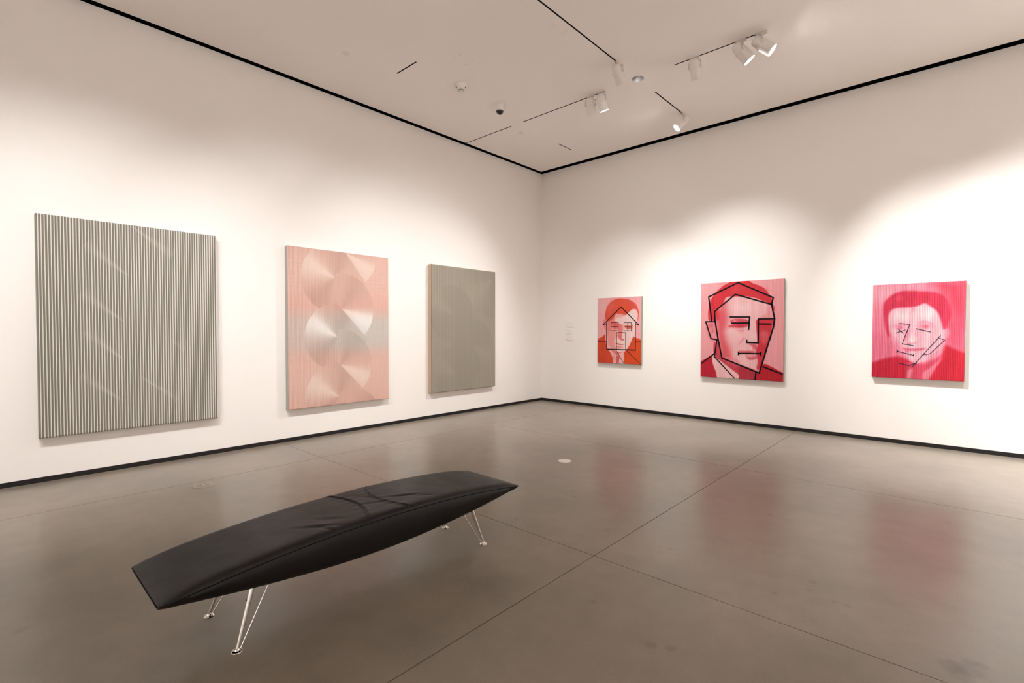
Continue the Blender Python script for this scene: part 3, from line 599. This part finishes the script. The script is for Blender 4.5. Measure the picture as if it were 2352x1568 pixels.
mesh_obj('cap', lathe(bmesh.new(), [(0.0, -0.086), (0.030, -0.086), (0.024, -0.098), (0.0, -0.102)], 32), M_WHITE, sd, True, 30)
for ang in (-42-62, -42+62-6):
    a = math.radians(ang)
    o = tag(mesh_obj('indicator', box_bm(-0.009, 0.009, -0.006, 0.006, -0.060, -0.045), M_RED, sd), 'red indicator mark')
    o.location = (0.073*math.cos(a), 0.073*math.sin(a), 0); o.rotation_euler = (0, 0, a+math.pi/2)

dc = empty('dome_camera', (1.614, -3.047, H)); tag(dc, 'white dome security camera with black half-globe on the ceiling', 'security camera')
mesh_obj('camera_base', lathe(bmesh.new(), [(0.0, 0.0), (0.086, 0.0), (0.086, -0.006), (0.083, -0.012), (0.074, -0.060), (0.062, -0.084), (0.056, -0.088), (0.0, -0.088)], 40), M_WHITE, dc, True, 30)
mesh_obj('dome', lathe(bmesh.new(), [(0.057*math.cos(t), -0.086-0.055*math.sin(t)) for t in np.linspace(0, math.pi/2, 12)], 40, caps=False), M_DOME, dc, True)
mesh_obj('camera_lens', lathe(bmesh.new(), [(0.0, -0.1425), (0.012, -0.1415), (0.013, -0.136), (0.0, -0.136)], 24, caps=False), M_BLACK, dc, True, 30)

for px_, py_, lab in ((1.171, -5.378, 'small round white cover plate on the ceiling near the left wall gap'), (1.158, -2.036, 'small round white cover plate on the ceiling near the far corner')):
    cp = empty('ceiling_cover_plate', (px_, py_, H)); tag(cp, lab, 'cover plate', 'round ceiling cover plates')
    mesh_obj('plate', lathe(bmesh.new(), [(0.0, 0.0), (0.0475, 0.0), (0.0475, -0.004), (0.044, -0.0065), (0.0, -0.0075)], 32), M_WHITE, cp, True, 30)
    mesh_obj('screw', lathe(bmesh.new(), [(0.0, -0.0095), (0.004, -0.009), (0.005, -0.007), (0.0, -0.007)], 12), M_GREY, cp)
for px_, py_, lab in ((3.436, -4.03, 'white rectangular blanking plate on the ceiling, farther from the downlight'), (3.455, -3.875, 'white rectangular blanking plate on the ceiling, nearer the downlight')):
    bp = empty('blanking_plate', (px_, py_, H)); tag(bp, lab, 'blanking plate', 'ceiling blanking plates')
    mesh_obj('plate', box_bm(-0.058, 0.058, -0.036, 0.036, -0.006, 0.0, bevel=0.002), M_CEIL, bp)
    mesh_obj('cover_slot', box_bm(-0.03, 0.03, -0.009, 0.009, -0.009, -0.006, bevel=0.001), M_CEIL, bp)

# ---------------------------------------------------------------- floor fittings
fb = empty('floor_outlet', (3.464, -3.866, 0.0)); tag(fb, 'round white floor outlet cover in the middle of the concrete', 'floor outlet')
mesh_obj('cover_ring', lathe(bmesh.new(), [(0.056, 0.0065), (0.066, 0.0065), (0.0755, 0.004), (0.0785, 0.0005), (0.056, 0.0005)], 48), M_WHITE, fb, True, 30)
mesh_obj('lid', lathe(bmesh.new(), [(0.0, 0.0055), (0.048, 0.0055), (0.0535, 0.0045), (0.0535, 0.0005), (0.0, 0.0005)], 48), M_WHITE, fb, True, 30)
mesh_obj('lid_rim', lathe(bmesh.new(), [(0.034, 0.0054), (0.034, 0.0075), (0.039, 0.0075), (0.039, 0.0054)], 40, caps=False), M_WHITE, fb, True, 30)
fm = empty('floor_socket', (1.350, -7.062, 0.0)); tag(fm, 'dull steel round floor socket near the left wall, behind the bench', 'floor outlet')
mesh_obj('cover_ring', lathe(bmesh.new(), [(0.080, 0.004), (0.100, 0.003), (0.106, 0.0005), (0.080, 0.0005)], 48), M_FLOOR, fm, True, 30)
mesh_obj('lid', lathe(bmesh.new(), [(0.0, 0.0035), (0.062, 0.0035), (0.078, 0.0045), (0.078, 0.0005), (0.0, 0.0005)], 48), M_STEEL, fm, True, 30)
mesh_obj('lid_handle', box_bm(-0.045, 0.045, -0.010, 0.010, 0.003, 0.008, bevel=0.002), M_STEEL, fm)

# ---------------------------------------------------------------- wall labels
for z0, z1, lab in ((1.624, 1.738, 'top one of three small white caption cards by the corner'), (1.486, 1.597, 'middle one of three small white caption cards by the corner'), (1.346, 1.458, 'bottom one of three small white caption cards by the corner')):
    cd = empty('caption_card', (0.69, 0.0, z0)); tag(cd, lab, 'wall label', 'caption cards on the right wall')
    mesh_obj('card_board', box_bm(0.0, 0.165, -0.014, 0.0, 0.0, z1-z0), M_WHITE, cd)
    mesh_obj('printed_face', box_bm(0.002, 0.163, -0.0148, -0.014, 0.002, z1-z0-0.002), M_CARD, cd)

# ---------------------------------------------------------------- paintings
ALB = 0.75                                    # photo colour -> paint reflectance
def paint_lin(c): return np.array(lin(c))*ALB

def rib_grid(w, h, ribs, phases, heights, ny):
    """columns follow the corrugation; returns x, height and phase per column, z per row"""
    xs, hs, ph = [], [], []
    for r in range(ribs):
        for p, a in zip(phases, heights):
            xs.append((r+p)/ribs*w); hs.append(a); ph.append(p)
    xs.append(w); hs.append(heights[0]); ph.append(phases[0])
    return np.array(xs), np.array(hs), np.array(ph), np.linspace(0, h, ny)

def ribbed_sheet(name, w, h, depth, ribs, phases, heights, ny, colour, parent):
    X, A, PH, Z = rib_grid(w, h, ribs, phases, heights, ny)
    nx = len(X); XX, ZZ = np.meshgrid(X, Z); AA = np.broadcast_to(A, XX.shape); PP = np.broadcast_to(PH, XX.shape)
    co = np.stack([XX, -(depth+AA), ZZ], -1).reshape(-1, 3)
    colr = colour(XX/w, ZZ/h, PP).reshape(-1, 3)
    # back rim so that the sheet has thickness at its edges
    idx = np.arange(nx*ny).reshape(ny, nx)
    q = np.stack([idx[:-1, :-1], idx[:-1, 1:], idx[1:, 1:], idx[1:, :-1]], -1).reshape(-1, 4)
    edge = np.concatenate([idx[0, :], idx[1:, -1], idx[-1, -2::-1], idx[-2:0:-1, 0]])
    eco = co[edge].copy(); eco[:, 1] = -(depth-0.003)
    base = len(co); ne = len(edge); e2 = np.arange(ne)+base
    side = np.stack([np.roll(edge, -1), edge, e2, np.roll(e2, -1)], -1)
    co = np.concatenate([co, eco]); colr = np.concatenate([colr, colr[edge]]); q = np.concatenate([q, side])
    me = bpy.data.meshes.new(name)
    me.vertices.add(len(co)); me.vertices.foreach_set('co', co.astype(np.float32).ravel())
    me.loops.add(q.size); me.loops.foreach_set('vertex_index', q.astype(np.int32).ravel())
    me.polygons.add(len(q)); me.polygons.foreach_set('loop_start', (np.arange(len(q))*4).astype(np.int32))
    me.update(calc_edges=True); me.validate()
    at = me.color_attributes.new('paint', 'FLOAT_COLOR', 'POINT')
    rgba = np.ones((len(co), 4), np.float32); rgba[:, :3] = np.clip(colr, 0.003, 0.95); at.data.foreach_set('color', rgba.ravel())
    sm = np.ones(len(q), dtype=bool); sm[-ne:] = False; me.polygons.foreach_set('use_smooth', sm)
    me.materials.append(M_ART)
    return link(bpy.data.objects.new(name, me), parent)

def sdf_poly(px, py, pts):
    d = np.full(px.shape, 1e9); inside = np.zeros(px.shape, bool); n = len(pts)
    for i in range(n):
        ax, ay = pts[i]; bx, by = pts[(i+1) % n]
        ex, ey = bx-ax, by-ay; wx, wy = px-ax, py-ay
        t = np.clip((wx*ex+wy*ey)/max(ex*ex+ey*ey, 1e-12), 0, 1)
        d = np.minimum(d, (wx-ex*t)**2+(wy-ey*t)**2)
        if ay != by:
            cr = ((ay > py) != (by > py)) & (px < (bx-ax)*(py-ay)/(by-ay)+ax); inside ^= cr
    d = np.sqrt(d); return np.where(inside, -d, d)

def smooth01(x): x = np.clip(x, 0, 1); return x*x*(3-2*x)

def smooth_closed(pts, it=2, cut=0.022):
    """corner-cutting so that traced outlines become curves; long edges keep their corners"""
    for _ in range(it):
        out = []
        for i in range(len(pts)):
            a, b = pts[i], pts[(i+1) % len(pts)]
            k = min(0.25, cut/max(1e-6, math.hypot(b[0]-a[0], b[1]-a[1])))
            out += [(a[0]*(1-k)+b[0]*k, a[1]*(1-k)+b[1]*k), (a[0]*k+b[0]*(1-k), a[1]*k+b[1]*(1-k))]
        pts = out
    return pts

def portrait_colour(w, h, bg, ops, dark=0.86):
    def f(U, V, P):
        x, y = U*w, V*h
        img = np.empty(U.shape+(3,)); img[:] = bg
        for o in ops:
            if o[0] == 'p':
                ex = lambda q: -0.04 if q < 0.012 else (1.02 if q > 0.996 else q)
                pts = smooth_closed([(ex(p[0])*w, ex(p[1])*h) for p in o[1]], 1)
                a = smooth01(0.5-sdf_poly(x, y, pts)/(2*o[3]))*o[4]; c = o[2]
            else:
                dx = (U-o[1][0])/max(o[2], 1e-3); dy = (V-o[1][1])/max(o[3], 1e-3)
                a = np.exp(-1.4*(dx*dx+dy*dy))*o[6]; c = o[5]
            img = img*(1-a[..., None])+np.array(c, float)*a[..., None]
        rng = np.random.default_rng(5)
        col = rng.normal(0, 3.0, U.shape[1])[None, :, None]
        img = np.clip(img+col, 0, 255)/255.0
        l = np.where(img <= 0.04045, img/12.92, ((img+0.055)/1.055)**2.4)*ALB
        return l*np.where(P < 0.1, dark, 1.0)[..., None]
    return f

def stroke_bm(lines, w, h, depth, minx=0.0):
    bm = bmesh.new()
    for pts, wd in lines:
        P = [Vector((min(max(p[0], 0), 1)*w, min(max(p[1], 0), 1)*h)) for p in pts]
        L, R = [], []
        for i, p in enumerate(P):
            d0 = (p-P[i-1]).normalized() if i else (P[1]-p).normalized()
            d1 = (P[i+1]-p).normalized() if i < len(P)-1 else d0
            n0 = Vector((-d0.y, d0.x)); n1 = Vector((-d1.y, d1.x)); m = (n0+n1)
            m = n0 if m.length < 1e-4 else m.normalized()
            k = wd/2/max(0.45, m.dot(n0))
            ext = Vector((0, 0))
            L.append(p+m*k); R.append(p-m*k)
        cl = lambda v: (min(max(v.x, 0.0005), w-0.0005), min(max(v.y, 0.0005), h-0.0005))
        for yy in (-(depth+0.0012),):
            vl = [bm.verts.new((*cl(a)[:1], yy, cl(a)[1])) for a in L]; vr = [bm.verts.new((*cl(a)[:1], yy, cl(a)[1])) for a in R]
            vl2 = [bm.verts.new((v.co.x, -(depth-0.003), v.co.z)) for v in vl]; vr2 = [bm.verts.new((v.co.x, -(depth-0.003), v.co.z)) for v in vr]
            for i in range(len(P)-1):
                bm.faces.new((vl[i], vr[i], vr[i+1], vl[i+1]))
                bm.faces.new((vl[i], vl[i+1], vl2[i+1], vl2[i])); bm.faces.new((vr[i], vr2[i], vr2[i+1], vr[i+1]))
            bm.faces.new((vl[0], vl2[0], vr2[0], vr[0])); bm.faces.new((vl[-1], vr[-1], vr2[-1], vl2[-1]))
    return bm

def canvas_frame(w, h, depth, mat, parent):
    bm = box_bm(0.0, w, -depth, -0.001, 0.0, h, bevel=0.003, seg=1)
    return mesh_obj('stretcher_frame', bm, mat, parent)

PH4 = (0.0, 0.25, 0.5, 0.75)
def make_portrait(name, x0, z0, w, h, depth, bg, ops, lines, ink, ribs, ny, amp, dark, label, frame_mat):
    root = empty(name, (x0, 0.0, z0)); tag(root, label, 'painting')
    canvas_frame(w, h, depth-amp-0.002, frame_mat, root)
    s = ribbed_sheet('painted_surface', w, h, depth-amp, ribs, PH4, (0.0, amp*0.75, amp, amp*0.75), ny, portrait_colour(w, h, bg, ops, dark), root)
    tag(s, 'corrugated painted face')
    d = mesh_obj('line_drawing', stroke_bm(lines, w, h, depth), ink, root)
    tag(d, 'dark painted line drawing')
    return root

make_portrait('portrait_painting', 1.502, 0.911, 0.961, 1.296, 0.060, (252, 178, 180), HOUSE_OPS, HOUSE_LINES, M_INKPLUM, 57, 230, 0.004, 0.78,
              'orange and pink portrait of a man with a house drawn over his face', M_FRAME_SAGE)
make_portrait('portrait_painting', 3.596, 0.757, 1.296, 1.614, 0.060, (247, 168, 172), ANGLED_OPS, ANGLED_LINES, M_INK, 76, 270, 0.004, 0.72,
              'red portrait of a man in a suit, face outlined in thick black angular lines', M_FRAME_SAGE)
make_portrait('portrait_painting', 6.018, 0.907, 0.964, 1.291, 0.060, (244, 134, 156), PIPE_OPS, PIPE_LINES, M_INKNAVY, 57, 230, 0.005, 0.52,
              'crimson pink portrait of a smiling man with thin navy lines and one crossed eye', M_FRAME_SAGE)

# --- the three large corrugated abstracts on the left wall
def lobe(theta, centre, power): return np.abs(np.cos(theta-math.radians(centre)))**power

def disc_stack(U, V, w, h, discs, base, bright_fn, edge=0.012):
    """discs = [(u, v, radius, fan direction, clip)], later ones cover earlier ones; clip is a left limit u
    or a line ((u0, v0), (u1, v1)) below which the disc is kept; returns brightness and coverage"""
    b = np.zeros(U.shape); cov = np.zeros(U.shape)
    for cu, cv_, r, ang, clip in discs:
        dx = (U-cu)*w; dy = (V-cv_)*h; rr = np.hypot(dx, dy); th = np.arctan2(dy, dx)
        a = smooth01((r-rr)/edge+0.5)
        if isinstance(clip, float): a = a*smooth01((U-clip)*w/0.03+0.5)
        elif clip:
            (u0, v0), (u1, v1) = clip
            ex, ey = (u1-u0)*w, (v1-v0)*h; L_ = math.hypot(ex, ey)
            sd = (ex*((V-v0)*h)-ey*((U-u0)*w))/L_          # positive above the line
            a = a*smooth01(-sd/edge+0.5)
        v = bright_fn(th, rr, ang)  # sheen of a brushed disc by angle, mixed into the paint colour
        b = b*(1-a)+v*a; cov = cov*(1-a)+a
    return b, cov

def fan_sheen(th, rr, ang):  # bright and dark sectors of brushed sheen, painted as colour
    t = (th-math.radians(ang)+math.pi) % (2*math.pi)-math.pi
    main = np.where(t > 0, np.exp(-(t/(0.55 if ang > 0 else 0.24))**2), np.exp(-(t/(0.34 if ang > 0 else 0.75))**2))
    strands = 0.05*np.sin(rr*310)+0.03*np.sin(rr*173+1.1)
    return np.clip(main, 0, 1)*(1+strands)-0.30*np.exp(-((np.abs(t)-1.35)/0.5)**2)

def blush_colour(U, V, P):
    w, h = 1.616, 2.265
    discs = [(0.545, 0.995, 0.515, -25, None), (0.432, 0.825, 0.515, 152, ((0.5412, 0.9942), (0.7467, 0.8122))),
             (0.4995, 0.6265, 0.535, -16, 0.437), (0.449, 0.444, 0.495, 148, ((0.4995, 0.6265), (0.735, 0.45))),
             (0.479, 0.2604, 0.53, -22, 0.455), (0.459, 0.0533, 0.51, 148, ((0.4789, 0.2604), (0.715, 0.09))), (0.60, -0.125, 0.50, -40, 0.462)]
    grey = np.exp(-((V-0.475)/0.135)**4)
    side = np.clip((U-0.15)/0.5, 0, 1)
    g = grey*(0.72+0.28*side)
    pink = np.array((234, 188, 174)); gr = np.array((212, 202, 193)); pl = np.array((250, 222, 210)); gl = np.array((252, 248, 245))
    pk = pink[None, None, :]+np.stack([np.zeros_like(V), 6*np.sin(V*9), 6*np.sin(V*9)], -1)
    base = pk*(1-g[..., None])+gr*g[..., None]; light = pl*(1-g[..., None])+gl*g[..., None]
    b, cov = disc_stack(U, V, w, h, discs, base, fan_sheen)
    weave = np.random.default_rng(3).random(V.shape[0])[:, None]*np.ones_like(V)
    base = base+np.where(V > 0.72, 9.0, 3.0)[..., None]*(weave-0.5)[..., None]*(1-cov[..., None])
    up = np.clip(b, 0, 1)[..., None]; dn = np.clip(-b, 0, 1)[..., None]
    # ground outside the discs is slightly paler than the dark sectors of the painted sheen
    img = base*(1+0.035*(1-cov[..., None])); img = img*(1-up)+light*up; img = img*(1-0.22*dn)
    img = np.clip(img, 0, 255)/255.0
    l = np.where(img <= 0.04045, img/12.92, ((img+0.055)/1.055)**2.4)*ALB
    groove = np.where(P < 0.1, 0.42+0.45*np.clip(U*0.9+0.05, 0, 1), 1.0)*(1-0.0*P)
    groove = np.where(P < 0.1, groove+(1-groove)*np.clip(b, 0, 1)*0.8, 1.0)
    return l*groove[..., None]

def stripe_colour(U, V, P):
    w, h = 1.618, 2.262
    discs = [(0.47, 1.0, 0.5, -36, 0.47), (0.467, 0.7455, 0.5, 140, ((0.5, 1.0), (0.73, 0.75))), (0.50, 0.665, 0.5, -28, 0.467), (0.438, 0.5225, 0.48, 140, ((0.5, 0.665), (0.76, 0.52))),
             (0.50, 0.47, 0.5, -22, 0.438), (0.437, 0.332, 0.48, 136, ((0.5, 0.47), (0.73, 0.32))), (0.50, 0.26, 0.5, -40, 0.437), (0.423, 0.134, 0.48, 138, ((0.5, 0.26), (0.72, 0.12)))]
    b, cov = disc_stack(U, V, w, h, discs, None, lambda th, rr, a: 0.09+np.exp(-(((th-math.radians(a)+math.pi) % (2*math.pi)-math.pi)/0.11)**2)*np.clip(1.15-rr/0.6, 0, 1))  # narrow fans: disc sheen painted into the stripe colour
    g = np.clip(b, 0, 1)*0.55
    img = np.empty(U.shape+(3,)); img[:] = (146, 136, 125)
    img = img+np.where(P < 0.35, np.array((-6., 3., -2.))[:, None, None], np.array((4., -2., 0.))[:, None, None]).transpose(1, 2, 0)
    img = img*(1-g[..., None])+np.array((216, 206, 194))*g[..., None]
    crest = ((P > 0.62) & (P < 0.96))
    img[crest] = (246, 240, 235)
    img = np.clip(img, 0, 255)/255.0
    return np.where(img <= 0.04045, img/12.92, ((img+0.055)/1.055)**2.4)*ALB

def taupe_colour(U, V, P):
    w, h = 1.603, 2.265
    discs = [(0.95, 0.93, 0.75, 215, 0), (0.30, 0.62, 0.52, 150, 0), (0.62, 0.36, 0.52, -30, 0), (0.34, 0.13, 0.52, 150, 0)]
    b, cov = disc_stack(U, V, w, h, discs, None, lambda th, rr, a: np.exp(-(((th-math.radians(a)+math.pi) % (2*math.pi)-math.pi)/0.5)**2)*(0.7+0.3*np.sin(rr*150)))
    img = np.empty(U.shape+(3,)); img[:] = (176, 167, 151)
    img = img*(1+0.07*np.clip(b, 0, 1)[..., None]-0.03*cov[..., None])
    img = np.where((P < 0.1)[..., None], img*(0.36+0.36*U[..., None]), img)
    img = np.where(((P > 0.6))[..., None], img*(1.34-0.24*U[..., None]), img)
    # open diagonal brush strokes in the upper right
    dg = np.sin((U*w*0.75+V*h*-0.62)*240)*np.clip((U-0.62)/0.2, 0, 1)*np.clip((V-0.55)/0.25, 0, 1)
    img = img*(1+0.05*dg[..., None])
    img = np.clip(img, 0, 255)/255.0
    return np.where(img <= 0.04045, img/12.92, ((img+0.055)/1.055)**2.4)*ALB

def make_abstract(y0, z0, w, h, depth, ribs, phases, heights, ny, colour, frame_mat, label):
    root = empty('corrugated_painting', (0.0, y0, z0), math.pi/2); tag(root, label, 'painting')
    canvas_frame(w, h, depth-max(heights)-0.002, frame_mat, root)
    s = ribbed_sheet('painted_surface', w, h, depth-max(heights), ribs, phases, heights, ny, colour, root)
    tag(s, 'corrugated painted face')
    return root

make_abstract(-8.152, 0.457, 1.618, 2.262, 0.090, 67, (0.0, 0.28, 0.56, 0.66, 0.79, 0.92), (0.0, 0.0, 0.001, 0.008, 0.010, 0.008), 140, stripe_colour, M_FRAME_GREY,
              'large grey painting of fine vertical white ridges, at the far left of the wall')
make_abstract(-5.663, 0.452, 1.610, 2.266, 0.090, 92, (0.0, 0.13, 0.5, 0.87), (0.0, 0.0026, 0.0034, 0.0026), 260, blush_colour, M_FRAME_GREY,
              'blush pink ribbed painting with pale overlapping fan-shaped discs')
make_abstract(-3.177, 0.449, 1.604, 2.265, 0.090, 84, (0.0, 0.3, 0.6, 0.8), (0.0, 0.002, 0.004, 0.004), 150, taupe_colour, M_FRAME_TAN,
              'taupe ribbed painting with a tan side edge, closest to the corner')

# ---------------------------------------------------------------- bench
bench = empty('leather_bench', (4.158, -6.945, 0.0), math.radians(-0.75)); tag(bench, 'long black leather bench with tapered ends on thin chrome legs', 'bench')
HL, HW = 1.145, 0.281
def seam_z(t): return 0.365+0.082*(1-abs(t)**2.1)
def bot_z(t): return 0.243+0.111*abs(t)**1.9
def crown(t): return 0.004+0.029*(1-abs(t)**12)
def half_w(t): return HW*(1-0.05*max(0, (abs(t)-0.955)/0.045)**2)

def top_point(s, t, grooves=True):
    """s in [-1,1] across, t in [-1,1] along"""
    a = abs(s); hw = half_w(t)
    # squared-off pillow section
    k = (1-a**15)**0.52 if a < 1 else 0.0
    z = seam_z(t)+crown(t)*k
    x, y = s*hw, t*HL
    if grooves:
        for c, sg in ((-0.105, -1), (0.105, 1)):
            d = y-arc_y(x, sg)
            z -= 0.0045*math.exp(-(d/0.006)**2)*k
            z += 0.0020*math.exp(-((d+sg*0.012)/0.012)**2)*k
            # little puckers fanning out of the seam
            z += 0.0010*k*math.sin(x*95+sg)*math.exp(-(d/0.06)**2)
        # creases pressed into the leather
        for cx, cy, ang, L_, W_, dep in CREASES:
            u = (x-cx)*math.cos(ang)+(y-cy)*math.sin(ang); v = -(x-cx)*math.sin(ang)+(y-cy)*math.cos(ang)
            e = math.exp(-(u/L_)**2)
            z -= dep*e*math.exp(-(v/W_)**2)*k
            z += dep*0.55*e*math.exp(-((v-1.7*W_)/W_)**2)*k
    return (x, y, z)
def arc_y(x, sg):
    return sg*(0.068+0.085*(abs(x)/HW)**2)
CREASES = [(0.17, -0.39, 0.9, 0.10, 0.014, 0.006), (0.235, -0.37, 0.35, 0.06, 0.012, 0.005), (0.12, -0.30, 0.8, 0.09, 0.018, 0.003),
           (0.10, 0.235, 1.15, 0.12, 0.013, 0.006), (0.17, 0.31, 1.0, 0.09, 0.012, 0.004), (-0.05, 0.02, 0.5, 0.08, 0.02, 0.002), (0.08, 0.0, 1.2, 0.09, 0.016, 0.003)]

NS = 72
SS = [math.sin(math.pi/2*(-1+2*i/NS)) for i in range(NS+1)]      # denser at the edges
def panel(name, y_lo, y_hi, n, parent):
    bm = bmesh.new(); g = []
    for j in range(n+1):
        row = []
        for s in SS:
            x = s*HW; a, b = y_lo(x), y_hi(x)
            f = j/n
            y = a+(b-a)*f
            row.append(bm.verts.new(top_point(s, max(-1, min(1, y/HL)))))
        g.append(row)
    for j in range(n):
        for i in range(NS):
            bm.faces.new((g[j][i], g[j][i+1], g[j+1][i+1], g[j+1][i]))
    return mesh_obj(name, bm, M_LEATHER, parent, True)

cushion = None
bm = bmesh.new()                              # upholstered body: sides, ends and underside
NT = 96; g = []
for j in range(NT+1):
    t = math.sin(math.pi/2*(-1+2*j/NT)); hw = half_w(t); zs = seam_z(t); zb = bot_z(t); hgt = zs-zb; row = []
    prof = [(hw, zs), (hw+0.004, zs-0.06*hgt), (hw+0.006*(1-abs(t)**4), zs-0.35*hgt), (hw-0.006, zs-0.72*hgt), (hw-0.022, zs-0.93*hgt), (hw-0.045, zb), (hw-0.12, zb-0.006*(1-t*t)), (0.0, zb-0.010*(1-t*t))]
    pts = prof+[(-x, z) for x, z in prof[-2::-1]]
    for x, z in pts: row.append(bm.verts.new((x, t*HL, z)))
    g.append(row)
for j in range(NT):
    for i in range(len(g[0])-1):
        bm.faces.new((g[j][i], g[j][i+1], g[j+1][i+1], g[j+1][i]))
bmesh.ops.recalc_face_normals(bm, faces=bm.faces[:])
for j, sg in ((0, -1), (NT, 1)):              # rounded nose at each end
    row = g[j]; zs = seam_z(sg); zb = bot_z(sg); nose = []
    for v in row:
        nose.append(v)
    f = bm.faces.new(nose if sg > 0 else nose[::-1])
body = mesh_obj('cushion_body', bm, M_LEATHER, bench, True, 60)

panel('top_panel', lambda x: -HL, lambda x: arc_y(x, -1), 130, bench)
panel('top_panel', lambda x: arc_y(x, -1), lambda x: arc_y(x, 1), 60, bench)
panel('top_panel', lambda x: arc_y(x, 1), lambda x: HL, 130, bench)

def seam_tube(name, pts, r):
    bm = bmesh.new(); tube(bm, pts, r, 6)
    return tag(mesh_obj(name, bm, M_SEAM, bench, True), 'black stitched seam')
for sg in (-1, 1):
    pts = [(sg*(half_w(t)+0.0012), t*HL, seam_z(t)) for t in np.linspace(-0.995, 0.995, 60)]
    seam_tube('edge_seam', pts, 0.0022)
    pts = [(x, sg*(HL+0.0005), seam_z(1)) for x in np.linspace(-HW*0.94, HW*0.94, 12)]
    seam_tube('end_seam', pts, 0.0020)
for sg in (-1, 1):
    for off in (-0.010, 0.0, 0.010):
        pts = []
        for s in np.linspace(-0.985, 0.985, 40):
            x = s*HW; y = arc_y(x, sg)+off; p = top_point(s, y/HL); pts.append((p[0], p[1], p[2]+0.0002))
        seam_tube('arc_seam' if off == 0 else 'stitch_row', pts, 0.0011 if off == 0 else 0.0008)

# chrome legs: tapered tube, thin brace rod and disc foot
FX, FY = 0.2155, 0.822
for sx in (-1, 1):
    for sy in (-1, 1):
        foot = Vector((sx*FX, sy*FY, 0.0))
        topz = bot_z((FY-0.10)/HL)+0.02
        tp = Vector((sx*(FX-0.040), sy*(FY-0.095), topz))
        lg = bmesh.new(); tube(lg, [foot+Vector((0, 0, 0.010)), foot.lerp(tp, 0.5)+Vector((0, 0, 0.005)), tp], [0.0085, 0.0115, 0.0145], 18)
        leg = tag(mesh_obj('leg', lg, M_CHROME, bench, True, 40), 'tapered chrome leg')
        br = bmesh.new(); b0 = foot+Vector((0, -sy*0.016, 0.010)); b1 = Vector((sx*(FX-0.045), sy*(FY-0.185), bot_z((FY-0.185)/HL)+0.015))
        tube(br, [b0, b1], 0.0035, 10)
        tag(mesh_obj('brace_rod', br, M_CHROME, leg, True, 40), 'thin chrome brace rod')
        ft = bmesh.new(); lathe(ft, [(0.0, 0.0), (0.026, 0.0), (0.0265, 0.003), (0.024, 0.0065), (0.014, 0.0095), (0.010, 0.017), (0.0, 0.018)], 28)
        fo = mesh_obj('foot_disc', ft, M_CHROME, leg, True, 35); fo.location = foot
        sc = mesh_obj('leg_screw', lathe(bmesh.new(), [(0.0, 0.003), (0.0028, 0.003), (0.003, 0.0), (0.0, 0.0)], 10), M_BLACK, leg)
        m_ = foot.lerp(tp, 0.70); sc.location = m_+Vector((0.0, -0.0128, 0.004)); sc.rotation_euler = (math.radians(90), 0, 0)
